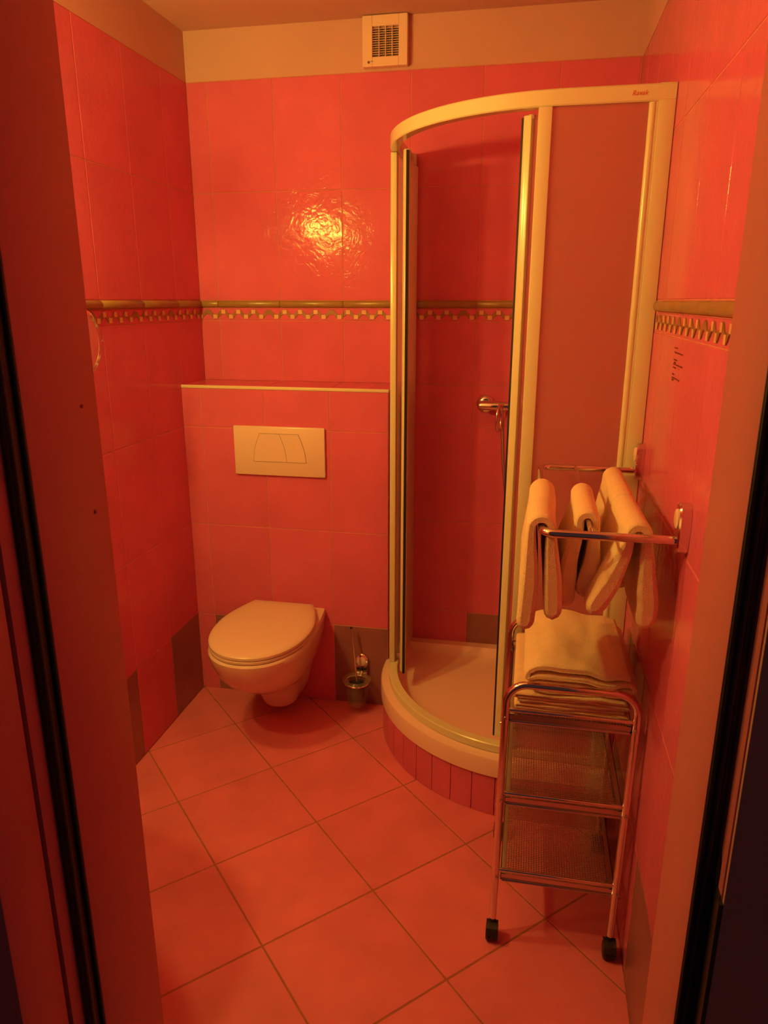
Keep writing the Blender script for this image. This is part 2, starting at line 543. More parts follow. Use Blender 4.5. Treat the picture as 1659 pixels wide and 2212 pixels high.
# rebate and casing, left
MB().box(XL-0.09, XL-0.010, YN-0.052, YN, 0, DT+0.08, 0.001).build('left_rebate', 'wood', door)
# rebate and casing, right
MB().box(XR+0.021, XR+0.090, YN-0.028, YN, 0, DT+0.08, 0.001).build('right_rebate', 'wood', door)
MB().box(XR+0.0225, XR+0.30, YN-0.034, YN-0.0281, 0, DT+0.08, 0.001).build('casing', 'wood_dark', door)
# rubber seals: hollow bulb with a lip in the rebate corner
for nm, x0, sg in (('seal', XL-0.006, 1), ('seal', XR+0.008, -1)):
    mb = MB()
    if sg > 0:
        mb.box(x0-0.004, x0+0.004, YN-0.030, YN-0.0005, 0, DT, 0.002)
        mb.tube([(x0+0.006, YN-0.006, 0.0), (x0+0.006, YN-0.006, DT)], 0.0035, 10)
        mb.tube([(x0+0.003, YN-0.024, 0.0), (x0+0.003, YN-0.024, DT)], 0.005, 10)
    else:
        mb.box(x0-0.008, x0+0.012, YN-0.003, YN-0.0005, 0, DT, 0.001)
        mb.tube([(x0-0.0050, YN-0.0035, 0.0), (x0-0.0050, YN-0.0035, DT)], 0.0024, 10)
        mb.tube([(x0+0.0025, YN-0.003, 0.0), (x0+0.0025, YN-0.003, DT)], 0.0038, 10)
    mb.build(nm, 'rubber', door)
mb = MB()
mb.box(XR+0.0200, XR+0.0212, YN-0.027, YN-0.002, 0.60, 0.975)
mb.prism([(0, 0), (0.010, 0), (0.010, 0.03), (0.004, 0.045), (0, 0.03)], lambda u, v, d: (XR+0.0205-d, YN-0.004-u, 0.975+v), 0, 0.002)
mb.box(XR+0.0180, XR+0.0222, YN-0.0345, YN-0.024, 0.58, 0.970)
mb.build('strike_plate', 'black', door)
for y_, z_ in ((-1.978, 1.451), (-1.975, 1.313)):
    MB().lathe([(0.0026, 0), (0.0026, 0.0008), (0.0015, 0.0012)], (XL, y_, z_), 'x', 12).build('screw_plug', 'ink', door)
# leaf folded right round against the hall wall: its hinge edge shows on the left
MB().box(XL-0.012-0.72, XL-0.012, YN-0.133, YN-0.057, 0.008, DT+0.01, 0.002).build('door_leaf', 'wood', door)

# ------------------------------------------------------------------ shower tray
CQX, CQY = 1.35, -0.25     # centre of the quadrant's rounding
def quad_outline(r, wall_in=0.0, n=28):
    """outline of the quadrant at radius r, wall_in = inset from the two walls; counterclockwise list"""
    x_left = CQX-r; y_front = CQY-r
    pts = [(W-wall_in, -wall_in), (x_left, -wall_in)]
    pts = [(W-wall_in, -wall_in), (x_left, -wall_in)]
    for i in range(n+1):
        a = PI+(PI/2)*i/n
        pts.append((CQX+r*math.cos(a), CQY+r*math.sin(a)))
    pts.append((W-wall_in, y_front))
    # even spacing on the back so corners stay put
    return pts
tray = empty('shower_tray', (1.2, -0.4, 0), label='white quadrant shower tray on a curved plinth of narrow salmon tiles', cat='shower tray')
mb = MB()
def ringz(r, z, wi=0.0015): return [(x, y, z) for x, y in quad_outline(r, wi)]
mb.rings([ringz(0.556, 0.142), ringz(0.5615, 0.145), ringz(0.562, 0.200), ringz(0.559, 0.206), ringz(0.553, 0.2085),
          ringz(0.497, 0.2085, 0.040), ringz(0.492, 0.204, 0.045), ringz(0.478, 0.176, 0.060), ringz(0.462, 0.169, 0.078),
          ringz(0.40, 0.166, 0.12), ringz(0.34, 0.165, 0.15)])
mb.build('basin', 'acrylic', tray)
mb = MB(); mb.rings([ringz(0.540, 0.001, 0.003), ringz(0.540, 0.1415, 0.003)], smooth=False); mb.build('plinth', 'grout', tray)
RK = 0.5545
def plinth_tile(a0, a1):
    mb = MB(); rings = []
    for i in range(5):
        a = a0+(a1-a0)*i/4
        c_, s_ = math.cos(a), math.sin(a)
        rings.append([(CQX+r*c_, CQY+r*s_, z) for r, z in ((RK-0.012, 0.001), (RK, 0.001), (RK, 0.141), (RK-0.012, 0.141))])
    mb.rings(rings, smooth=False); return mb
ang = PI; first = math.radians(270-81+0)
joints = [PI]+[math.radians(270-d) for d in (88.8, 81.0, 73.1, 65.2, 57.3, 49.4, 41.5, 33.7, 25.85, 18.0, 10.1, 2.3)]+[math.radians(270)]
joints = sorted(joints)
for a0, a1 in zip(joints[:-1], joints[1:]):
    if a1-a0 < 0.02: continue
    plinth_tile(a0+0.0022, a1-0.0022).build('tile', 'tile', tray)
xx = CQX
while xx < W-0.004:
    x1 = min(xx+0.078, W-0.003)
    MB().box(xx+0.001, x1-0.001, CQY-RK, CQY-RK+0.012, 0.001, 0.141).build('tile', 'tile', tray); xx = x1
yy = CQY
while yy < -0.004:
    y1 = min(yy+0.082, -0.003)
    MB().box(CQX-RK, CQX-RK+0.012, yy+0.001, y1-0.001, 0.001, 0.141).build('tile', 'tile', tray); yy = y1
MB().lathe([(0.045, 0.0), (0.045, 0.003), (0.036, 0.006), (0.02, 0.0065)], (1.42, -0.18, 0.1632), 'z', 28).build('drain_cover', 'chrome', tray)

# ------------------------------------------------------------------ shower enclosure
enc = empty('shower_enclosure', (1.2, -0.4, 0.21),
            label='curved corner shower enclosure with white frame and frosted glass, both doors slid open', cat='shower enclosure')
def sweep_rail(r_out, r_in, z0, z1, y_end=-0.002, x_end=W-0.002, n=40, c=0.003):
    prof = [(r_out-c, z0), (r_out, z0+c), (r_out, z1-c), (r_out-c, z1), (r_in+c, z1), (r_in, z1-c), (r_in, z0+c), (r_in+c, z0)]
    rings = []
    def st(px, py, dx, dy): rings.append([(px+dx*r, py+dy*r, z) for r, z in prof])
    st(CQX, y_end, -1, 0)
    for i in range(n+1):
        a = PI+(PI/2)*i/n
        st(CQX, CQY+0.005, math.cos(a), math.sin(a))
    st(x_end, CQY+0.005, 0, -1)
    return MB().rings(rings)
RO, RI = 0.533, 0.500
sweep_rail(RO, RI, 2.033, 2.071).build('top_rail', 'alu', enc)
tr_o = sweep_rail(RO, RI, 0.2087, 0.238).build('bottom_rail', 'alu', enc)
YF = CQY+0.005-RO   # front plane
XF = CQX-RO         # left plane
# wall profiles
mb = MB(); mb.box(W-0.040, W-0.001, YF+0.001, YF+0.038, 0.239, 2.072, 0.002)
mb.build('wall_profile', 'alu', enc)
mb = MB(); mb.tube([(W-0.051, YF+0.012, 0.2385), (W-0.051, YF+0.012, 2.0325)], 0.010, 14)
mb.box(W-0.052, W-0.0405, YF+0.004, YF+0.036, 0.2385, 2.0325)
mb.build('panel_profile', 'alu', enc)
MB().box(XF+0.001, XF+0.042, -0.042, -0.002, 0.239, 2.072, 0.002).build('wall_profile', 'alu', enc)
MB().box(XF+0.006, XF+0.030, -0.066, -0.0425, 0.2385, 2.0325, 0.002).build('panel_profile', 'alu', enc)
# posts where fixed panels end
MB().box(1.277, 1.311, YF+0.001, YF+0.022, 0.2385, 2.0325, 0.003).build('post', 'alu', enc)
MB().box(XF+0.000, XF+0.021, -0.292, -0.262, 0.2385, 2.0325, 0.003).build('post', 'alu', enc)
# fixed glass
MB().box(1.311, W-0.052, YF+0.010, YF+0.015, 0.2385, 2.0325).build('fixed_panel', 'frosted', enc)
MB().box(XF+0.010, XF+0.015, -0.262, -0.067, 0.2385, 2.0325).build('fixed_panel', 'frosted', enc)
MB().box(XF+0.016, XF+0.042, -0.26, -0.0425, 0.2385, 0.262, 0.002).build('lower_profile', 'alu', enc)
# sliding door leaves, pushed behind the fixed glass
def door_leaf(path, name, lead, seal_dir):
    mb = MB(); ins, outs = [], []
    rings = []
    for (x, y, nx, ny) in path:
        rings.append([(x, y, 0.247), (x+nx*0.005, y+ny*0.005, 0.247), (x+nx*0.005, y+ny*0.005, 2.022), (x, y, 2.022)])
    mb.rings(rings)
    dl = mb.build(name, 'frosted', enc)
    return dl
RD = 0.484
CY2 = CQY+0.005
# right leaf: follows the arc a little, then runs along the front track
aR = math.radians(270-13)
pth = []
for i in range(7):
    a = aR+(PI*1.5-aR)*i/6
    pth.append((CQX+RD*math.cos(a), CY2+RD*math.sin(a), -math.cos(a), -math.sin(a)))
pth.append((W-0.062, CY2-RD, 0, 1))
lr = door_leaf(pth, 'sliding_door', None, 1)
def lead_profile(a, parent, flip):
    ca, sa = math.cos(a), math.sin(a)
    px, py = CQX+(RD-0.003)*ca, CY2+(RD-0.003)*sa
    tx, ty = -sa, ca                      # towards the front of the arc
    mb = MB(); pr = []
    for u, v in ((-0.013, -0.009), (0.011, -0.009), (0.013, -0.004), (0.013, 0.006), (0.008, 0.010), (-0.008, 0.012), (-0.013, 0.006)):
        pr.append((px+tx*u*flip+ca*v, py+ty*u*flip+sa*v))
    mb.rings([[(x, y, 0.242) for x, y in pr], [(x, y, 2.026) for x, y in pr]], smooth=False)
    mb.build('leading_profile', 'alu', parent, bevel=0.0015)
    mb = MB(); pr = []
    for u, v in ((0.0132, -0.005), (0.0185, -0.005), (0.0185, 0.004), (0.0132, 0.004)):
        pr.append((px+tx*u*flip+ca*v, py+ty*u*flip+sa*v))
    mb.rings([[(x, y, 0.240) for x, y in pr], [(x, y, 2.022) for x, y in pr]], smooth=False)
    mb.build('magnetic_seal', 'rubber', parent)
    q = (px-tx*0.006*flip, py-ty*0.006*flip)
    for zr_ in (0.256, 2.022):
        MB().lathe([(0.009, -0.006), (0.011, -0.004), (0.011, 0.004), (0.009, 0.006)], (q[0], q[1], zr_), 'z', 14).build('roller', 'plastic', parent)
aLeadR = math.radians(270-11.4)
lead_profile(aLeadR, lr, -1)
aL = math.radians(180+13.2)
pth = [(CQX-RD, -0.062, 1, 0)]
for i in range(6):
    a = PI+(aL-PI)*i/5
    pth.append((CQX+RD*math.cos(a), CY2+RD*math.sin(a), -math.cos(a), -math.sin(a)))
ll = door_leaf(pth, 'sliding_door', None, 1)
lead_profile(aL+0.005, ll, 1)
# red maker's name on the top rail
cu = bpy.data.curves.new('logo', 'FONT'); cu.body = 'Ravak'; cu.size = 0.0155; cu.extrude = 0.0002; cu.shear = 0.25
cu.materials.append(M['logo'])
tmp = bpy.data.objects.new('logo_text', cu); COL.objects.link(tmp)
bpy.context.view_layer.update()
lgm = bpy.data.meshes.new_from_object(tmp.evaluated_get(bpy.context.evaluated_depsgraph_get()))
bpy.data.objects.remove(tmp); bpy.data.curves.remove(cu)
lg = bpy.data.objects.new('logo', lgm); COL.objects.link(lg)
lg.parent = enc; lg.matrix_parent_inverse = parent_inverse(enc)
lg.location = (1.493, YF-0.0004, 2.0465); lg.rotation_euler = (PI/2, 0, 0)

# ------------------------------------------------------------------ shower mixer on the back wall
mx = empty('shower_mixer', (1.13, 0, 1.2), label='chrome shower mixer with ring lever and hose on the back wall inside the shower', cat='shower mixer')
MB().lathe([(0.033, -0.0005), (0.033, -0.004), (0.026, -0.012), (0.016, -0.014)], (1.130, 0, 1.203), 'y', 32).build('escutcheon', 'chrome', mx)
MB().lathe([(0.033, -0.0005), (0.033, -0.004), (0.026, -0.012), (0.016, -0.014)], (1.283, 0, 1.203), 'y', 32).build('escutcheon', 'chrome', mx)
mb = MB()
mb.tube([(1.130, -0.01, 1.203), (1.130, -0.05, 1.203)], 0.012, 14)
mb.tube([(1.283, -0.01, 1.203), (1.283, -0.05, 1.203)], 0.012, 14)
mb.lathe([(0.006, -0.022), (0.014, -0.020), (0.0165, -0.012), (0.0165, 0.165), (0.014, 0.172), (0.006, 0.175)], (1.130, -0.055, 1.203), 'x', 24)
mb.tube([(1.1995, -0.055, 1.200), (1.1995, -0.055, 1.165)], 0.011, 14)
mb.build('valve_body', 'chrome', mx)
mb = MB()
lp = []
for i in range(24):
    a = 2*PI*i/24
    lp.append((1.188+0.007*math.cos(a), -0.105+0.030*math.cos(a), 1.165+0.047*math.sin(a)))
mb.tube(lp, 0.0055, 10, loop=True)
mb.tube([(1.196, -0.067, 1.205), (1.192, -0.085, 1.203)], 0.008, 10)
mb.build('lever', 'chrome', mx)
mb = MB()
hp = [(1.1995, -0.055, 1.168)]
for i in range(1, 22):
    t = i/21
    hp.append((1.1995+0.30*t*t+0.01*math.sin(3*t), -0.055-0.05*math.sin(PI*t), 1.168-0.62*math.sin(PI*min(1, t*0.62))+0.0*t))
mb.tube(hp, [0.0065+0.0006*(i % 2) for i in range(len(hp))], 10)
mb.build('hose', 'chrome_dull', mx)

# ------------------------------------------------------------------ toilet
def bowl_outline(cx, hw, ym, yt, wr_, yr, n=20, p=2.15):
    pts = []
    m = 8
    for i in range(m):                       # right flank from the wall to the widest point
        t = i/m; s_ = math.sin(t*PI/2)
        pts.append((cx+wr_+(hw-wr_)*s_, yr+(ym-yr)*t))
    for i in range(2*n+1):
        a = PI*i/(2*n)
        c_, s_ = math.cos(a), math.sin(a)
        pts.append((cx+hw*math.copysign(abs(c_)**(2/p), c_), ym+(yt-ym)*abs(s_)**(2/p)))
    for i in range(m-1, -1, -1):
        t = i/m; s_ = math.sin(t*PI/2)
        pts.append((cx-wr_-(hw-wr_)*s_, yr+(ym-yr)*t))
    return pts
TX = 0.385
toi = empty('toilet', (TX, -BD, 0), label='white wall-hung toilet with closed lid on the salmon tiled ledge wall', cat='toilet')
secs = [(0.052, 0.050, -0.320, -0.385, 0.055), (0.058, 0.066, -0.325, -0.402, 0.070), (0.080, 0.074, -0.330, -0.415, 0.080),
        (0.120, 0.079, -0.335, -0.430, 0.088), (0.155, 0.083, -0.345, -0.450, 0.098), (0.180, 0.092, -0.365, -0.490, 0.108),
        (0.200, 0.110, -0.395, -0.548, 0.117), (0.225, 0.130, -0.425, -0.602, 0.127), (0.260, 0.149, -0.450, -0.652, 0.137),
        (0.300, 0.163, -0.470, -0.692, 0.147), (0.345, 0.173, -0.485, -0.720, 0.155), (0.380, 0.179, -0.492, -0.735, 0.160),
        (0.398, 0.180, -0.492, -0.738, 0.161), (0.405, 0.176, -0.492, -0.733, 0.158), (0.407, 0.168, -0.492, -0.722, 0.150)]
mb = MB()
mb.rings([[(x, y, z) for x, y in bowl_outline(TX, hw, ym, yt, w_, -BD-0.0015)] for z, hw, ym, yt, w_ in secs])
mb.build('bowl', 'ceramic', toi)
def lid_secs(ls, yr):
    return [[(x, y, z) for x, y in bowl_outline(TX, hw, -0.475, yt, w_, yr+dy)] for z, hw, yt, w_, dy in ls]
mb = MB(); mb.rings(lid_secs([(0.4075, 0.176, -0.728, 0.128, 0), (0.409, 0.179, -0.733, 0.131, 0), (0.417, 0.179, -0.733, 0.131, 0), (0.4185, 0.177, -0.730, 0.129, 0)], -0.262))
mb.build('seat', 'plastic', toi)
mb = MB(); mb.rings(lid_secs([(0.4205, 0.176, -0.727, 0.118, 0), (0.422, 0.180, -0.732, 0.122, 0), (0.431, 0.180, -0.732, 0.122, 0), (0.436, 0.176, -0.727, 0.118, -0.004),
                             (0.4395, 0.166, -0.712, 0.110, -0.012), (0.443, 0.12, -0.65, 0.085, -0.05), (0.444, 0.05, -0.56, 0.04, -0.12)], -0.252))
mb.build('lid', 'plastic', toi)
for sx in (-0.075, 0.075):
    MB().tube([(TX+sx-0.018, -0.251, 0.416), (TX+sx+0.018, -0.251, 0.416)], 0.008, 12).build('hinge', 'plastic', toi)

# ------------------------------------------------------------------ flush plate
fp = empty('flush_plate', (0.383, -BD, 1.035), label='white rectangular dual flush plate on the wall above the toilet', cat='flush plate')
MB().box(0.204, 0.561, -BD-0.014, -BD-0.0003, 0.9395, 1.1275, 0.0055).build('plate', 'plastic', fp)
yp = -BD-0.0142
def curve_pts(x0, z0, x1, z1, bulge, n=10):
    out = []
    for i in range(n+1):
        t = i/n
        out.append((x0+(x1-x0)*t+bulge*math.sin(PI*t), z0+(z1-z0)*t))
    return out
zt, zbm = 1.1015, 0.9935
xtl, xtr, xbl, xbr, xtm, xbm = 0.3085, 0.4600, 0.281, 0.4890, 0.3850, 0.4120
def fnp(u, v, d): return (u, yp-d, v)
outer = curve_pts(xbl, zbm, xtl, zt, -0.006)+curve_pts(xtr, zt, xbr, zbm, 0.006)
MB().prism(outer, fnp, -0.001, 0.0003).build('button_gap', 'groove', fp)
e = 0.0011
MB().prism(curve_pts(xbl+e, zbm+e, xtl+e, zt-e, -0.006)+curve_pts(xtm-e/2, zt-e, xbm-e/2, zbm+e, 0.006), fnp, -0.001, 0.0016).build('button', 'plastic', fp, bevel=0.0006)
MB().prism(curve_pts(xbm+e/2, zbm+e, xtm+e/2, zt-e, 0.006)+curve_pts(xtr-e, zt-e, xbr-e, zbm+e, 0.006), fnp, -0.001, 0.0016).build('button', 'plastic', fp, bevel=0.0006)

# ------------------------------------------------------------------ toilet brush in its wall holder
bh = empty('toilet_brush_holder', (0.69, -BD, 0.19), label='satin glass toilet brush cup in chrome wall bracket beside the toilet', cat='brush holder')
def capsule(w, h, n=12):
    pts = []
    r = w/2
    for i in range(n+1): pts.append((r*math.cos(PI*i/n), h/2-r+r*math.sin(PI*i/n)))
    for i in range(n+1): pts.append((-r*math.cos(PI*i/n), -h/2+r-r*math.sin(PI*i/n)))
    return pts
def capsule_bracket(w, h, d, fn, name, par):
    mb = MB()
    mb.rings([[fn(u, v, 0.0005) for u, v in capsule(w, h)], [fn(u, v, d-0.003) for u, v in capsule(w, h)],
              [fn(u, v, d) for u, v in capsule(w-0.006, h-0.006)]])
    return mb.build(name, 'chrome', par)
capsule_bracket(0.050, 0.098, 0.017, lambda u, v, d: (0.694+u, -BD-d, 0.180+v), 'wall_bracket', bh)
MB().lathe([(0.0185, -0.0165), (0.0185, -0.019), (0.016, -0.0205)], (0.694, -BD, 0.197), 'y', 28).build('cover_disc', 'plastic', bh)
mb = MB(); cxb, cyb = 0.686, -0.292
rg = [(cxb+0.0475*math.cos(2*PI*i/32), cyb+0.0475*math.sin(2*PI*i/32), 0.138) for i in range(32)]
mb.tube(rg, 0.0035, 8, loop=True)
mb.tube([(0.694, -BD-0.016, 0.150), (0.692, cyb+0.0475, 0.138)], 0.0055, 10)
mb.build('ring_arm', 'chrome', bh)
MB().lathe([(0.012, 0.040), (0.034, 0.040), (0.039, 0.048), (0.043, 0.090), (0.0455, 0.140), (0.056, 0.1455), (0.0565, 0.149), (0.052, 0.150),
            (0.034, 0.146), (0.0415, 0.139), (0.040, 0.090), (0.036, 0.052), (0.012, 0.045)], (cxb, cyb, 0), 'z', 36).build('cup', 'cup', bh)
br = empty('toilet_brush', (0.69, cyb, 0.05), label='black toilet brush with thin chrome handle standing in the glass cup', cat='brush')
mb = MB(); mb.tube([(0.6605, -0.262, 0.352), (0.688, cyb+0.004, 0.120)], 0.0043, 12); mb.build('handle', 'lampmetal', br)
d_ = (Vector((0.6605, -0.262, 0.352))-Vector((0.688, cyb+0.004, 0.120))).normalized()
e0 = Vector((0.6605, -0.262, 0.352))
MB().tube([e0-d_*0.002, e0+d_*0.004, e0+d_*0.0055], [0.0050, 0.0050, 0.003], 12).build('end_cap', 'black', br)
mb = MB()
for k in range(16):
    for j in range(22):
        a = 2*PI*(j+0.5*(k % 2))/22; z = 0.055+0.0050*k
        rr = 0.030+0.003*random.random()
        b0 = Vector((cxb, cyb, z)); b1 = Vector((cxb+rr*math.cos(a), cyb+rr*math.sin(a), z+0.004*random.random()))
        t_ = Vector((-math.sin(a), math.cos(a), 0))*0.0012
        mb.add([b0-t_, b0+t_, b1+t_+Vector((0, 0, 0.002)), b1-t_, b1+Vector((0, 0, -0.002))], [(0, 1, 2, 3), (0, 3, 4), (1, 4, 2), (2, 4, 3)])
mb.lathe([(0.012, 0.052), (0.022, 0.058), (0.023, 0.128), (0.012, 0.134)], (cxb, cyb, 0), 'z', 16)
mb.build('bristles', 'bristle', br, recalc=False, kind='stuff')

# ------------------------------------------------------------------ ventilation grille near the ceiling
vt = empty('ventilation_cover', (0.75, 0, 2.43), label='white square ventilation cover with a lattice grille high on the back wall', cat='vent')
V0, V1, VZ0, VZ1, VY = 0.668, 0.824, 2.349, 2.503, -0.030
mb = MB()
gx0, gx1, gz0, gz1 = 0.7025, 0.7935, 2.3785, 2.470
for a, b, c, d in ((V0, gx0, VZ0, VZ1), (gx1, V1, VZ0, VZ1), (gx0, gx1, VZ0, gz0), (gx0, gx1, gz1, VZ1)):
    mb.box(a, b, VY, -0.001, c, d)
mb.build('cover', 'plastic', vt, bevel=0.002)
MB().box(gx0, gx1, -0.010, -0.002, gz0, gz1).build('back_plate', 'groove', vt)
for i in range(13):
    z = gz0+(gz1-gz0)*(i+0.5)/13
    mb = MB(); x0, x1 = gx0, gx1
    mb.add([(x0, VY+0.004, z-0.0030), (x1, VY+0.004, z-0.0030), (x1, VY+0.014, z+0.0024), (x0, VY+0.014, z+0.0024),
            (x0, VY+0.005, z-0.0042), (x1, VY+0.005, z-0.0042), (x1, VY+0.015, z+0.0012), (x0, VY+0.015, z+0.0012)],
           [(0, 1, 2, 3), (4, 7, 6, 5), (0, 4, 5, 1), (3, 2, 6, 7), (0, 3, 7, 4), (1, 5, 6, 2)])
    mb.build('slat', 'plastic', vt)
for i in range(1, 4):
    x = gx0+(gx1-gx0)*i/4
    MB().box(x-0.0012, x+0.0012, VY+0.002, VY+0.012, gz0, gz1).build('divider', 'plastic', vt)
MB().lathe([(0.0042, -0.0), (0.0042, -0.0006), (0.003, -0.0008)], (0.690, VY, 2.3625), 'y', 16).build('badge', 'groove', vt)
MB().box(0.696, 0.706, VY-0.0005, VY+0.0002, 2.3645, 2.3658).build('badge_print', 'groove', vt)

# ------------------------------------------------------------------ round magnifying mirror on the left wall
mr = empty('shaving_mirror', (0.0, -0.88, 1.465), label='small round chrome-rimmed mirror on the left wall behind the door frame', cat='mirror')
mcy, mcz, mX = -0.893, 1.465, 0.040
MB().lathe([(0.083, 0.0), (0.083, 0.0006), (0.0, 0.0008)], (mX+0.007, mcy, mcz), 'x', 40).build('glass', 'mirror', mr)
MB().lathe([(0.0, 0.0), (0.080, 0.0), (0.088, 0.002), (0.094, 0.006), (0.0955, 0.010), (0.092, 0.0115), (0.084, 0.009), (0.083, 0.0072), (0.0, 0.0072)], (mX-0.001, mcy, mcz), 'x', 48, caps=False).build('rim', 'chrome', mr)
MB().tube([(mX+0.006, mcy+0.094, mcz), (mX+0.006, mcy+0.103, mcz)], [0.004, 0.0055], 10).build('pivot', 'chrome', mr)
mb = MB(); yk = [(mX-0.012, mcy+0.103*math.cos(a), mcz+0.103*math.sin(a)) for a in [-PI+PI*i/24 for i in range(25)]]
yk = [(mX+0.006, mcy-0.103, mcz)]+yk[1:-1]+[(mX+0.006, mcy+0.103, mcz)]
mb.tube(yk, 0.003, 8)
mb.tube([(mX-0.012, mcy, mcz-0.103), (0.02, mcy, mcz-0.115), (0.003, mcy, mcz-0.115)], 0.006, 10)
mb.build('yoke', 'chrome', mr)
MB().lathe([(0.026, 0.0005), (0.026, 0.004), (0.018, 0.008)], (0.0, mcy, mcz-0.115), 'x', 28).build('wall_plate', 'chrome', mr)

# ------------------------------------------------------------------ towel rack on the right wall
rack = empty('towel_rack', (W, -1.12, 1.15), label='chrome three-rung towel rack standing out from the right wall above the cart', cat='towel rack')
RZ = 1.147
YRR, YFR = -0.818, -1.420
XO = 1.333
for yb in (YRR, YFR):
    br_ = capsule_bracket(0.044, 0.098, 0.021, lambda u, v, d, yb=yb: (W-d, yb+u, 1.172+v), 'wall_bracket', rack)
    MB().lathe([(0.0185, -0.0205), (0.0185, -0.023), (0.0165, -0.0245)], (W, yb, 1.190), 'x', 28).build('cover_disc', 'plastic', br_)
pth = fillet([(W-0.018, YRR, RZ), (XO, YRR, RZ), (XO, YFR, RZ), (W-0.018, YFR, RZ)], 0.026, 8)
MB().tube(pth, 0.0085, 16).build('outer_bar', 'chrome', rack)
for xr in (1.424, 1.512):
    MB().tube([(xr, YRR, RZ+0.002), (xr, YFR, RZ+0.002)], 0.0048, 12).build('rung', 'chrome', rack)

# ------------------------------------------------------------------ towels over the rungs
def hang_towel(xc, y0, y1, zr, left, right, th, seed, label, mat='towel', rb=0.010, gap=0.0):
    """left/right: list of (dx, dz) centreline points going down from the rung on each side"""
    cl = [Vector((xc+dx, 0, zr+dz)) for dx, dz in reversed(left)]
    for i in range(9):
        a = PI-PI*i/8
        cl.append(Vector((xc+(rb+th*0.29)*math.cos(a), 0, zr+(rb+th*0.29)*math.sin(a))))
    cl += [Vector((xc+dx, 0, zr+dz)) for dx, dz in right]
    # resample smoothly
    def cr(p0, p1, p2, p3, t):
        return 0.5*((2*p1)+(p2-p0)*t+(2*p0-5*p1+4*p2-p3)*t*t+(3*p1-p0-3*p2+p3)*t**3)
    sm = []
    for i in range(len(cl)-1):
        p0 = cl[max(i-1, 0)]; p3 = cl[min(i+2, len(cl)-1)]
        n_ = max(2, int((cl[i+1]-cl[i]).length/0.008))
        for k in range(n_): sm.append(cr(p0, cl[i], cl[i+1], p3, k/n_))
    sm.append(cl[-1])
    m = len(sm)
    nn = []
    L_ = [0]
    for i in range(1, m): L_.append(L_[-1]+(sm[i]-sm[i-1]).length)
    for i in range(m):
        t = (sm[min(i+1, m-1)]-sm[max(i-1, 0)]).normalized()
        nn.append(Vector((-t.z, 0, t.x)))
    def halfth(i):
        dtop = abs(sm[i].z-zr)
        h = th/2*(0.58+0.50*min(1, max(0, dtop-0.015)/0.10))
        d_end = min(L_[i], L_[-1]-L_[i])
        R_ = h
        if d_end < R_*1.4:
            h = h*math.sqrt(max(0.0, 1-(1-d_end/(R_*1.4))**2))
        return max(h, 0.0006)
    ny = 26
    rings = []
    for j in range(ny+1):
        t = j/ny
        # rounded y ends
        y = y0+(y1-y0)*t
        e_ = min(t, 1-t)*abs(y1-y0)
        Re = 0.010
        k_ = math.sqrt(max(0.0, 1-(1-min(1, e_/Re))**2)) if e_ < Re else 1.0
        k_ = 0.5+0.5*k_
        ring = []
        outp, inp = [], []
        for i in range(m):
            h = halfth(i)*k_
            side = sm[i]
            w_ = 0.0035*noise.noise(Vector((side.x*9+seed, y*7, side.z*9)))
            bulge = 0.0
            # bottoms are a little shorter towards the y ends, like rounded tongues
            dr = 0.0
            d_end = min(L_[i], L_[-1]-L_[i])
            if d_end < 0.09:
                q = 1-d_end/0.09
                ee = 1-min(1, e_/0.045)
                dr = 0.022*q*ee*ee
            pc = side+Vector((w_, 0, dr))
            o_ = pc+nn[i]*h; n_ = pc-nn[i]*h
            outp.append((o_.x, y, o_.z)); inp.append((n_.x, y, n_.z))
        rings.append(outp+inp[::-1])
    mb = MB(); mb.rings(rings)
    o = mb.build('towel', mat, sharp=0)
    tag(o, label, 'towel', 'towels hanging on the rack')
    return o
hang_towel(XO, -1.398, -1.075, RZ, [(-0.020, -0.030), (-0.020, -0.10), (-0.021, -0.17), (-0.024, -0.232)],
           [(0.020, -0.030), (0.024, -0.10), (0.028, -0.16), (0.031, -0.205)], 0.034, 1.0,
           'cream towel over the rack\'s outermost rung, leftmost of the hanging towels', rb=0.0095)
hang_towel(1.424, -1.335, -1.085, RZ, [(-0.017, -0.030), (-0.030, -0.09), (-0.032, -0.15), (-0.032, -0.20)],
           [(0.016, -0.030), (0.015, -0.09), (0.006, -0.14), (0.002, -0.175)], 0.034, 2.3,
           'cream towel over the rack\'s middle rung, second hanging towel from the left', rb=0.0055)
hang_towel(1.512, -1.165, -0.895, RZ, [(-0.017, -0.030), (-0.024, -0.09), (-0.026, -0.15), (-0.022, -0.20)],
           [(0.017, -0.030), (0.020, -0.10), (0.016, -0.16), (0.012, -0.215)], 0.034, 4.1,
           'cream towel on the rung by the wall, behind another and farthest from the door', rb=0.0055)
hang_towel(1.512, -1.408, -1.175, RZ, [(-0.019, -0.030), (-0.030, -0.065), (-0.048, -0.115), (-0.074, -0.182)],
           [(0.019, -0.030), (0.025, -0.09), (0.031, -0.15), (0.030, -0.205)], 0.036, 6.7,
           'cream towel nearest the door, over the rung by the wall, one flap swung left', rb=0.0055)

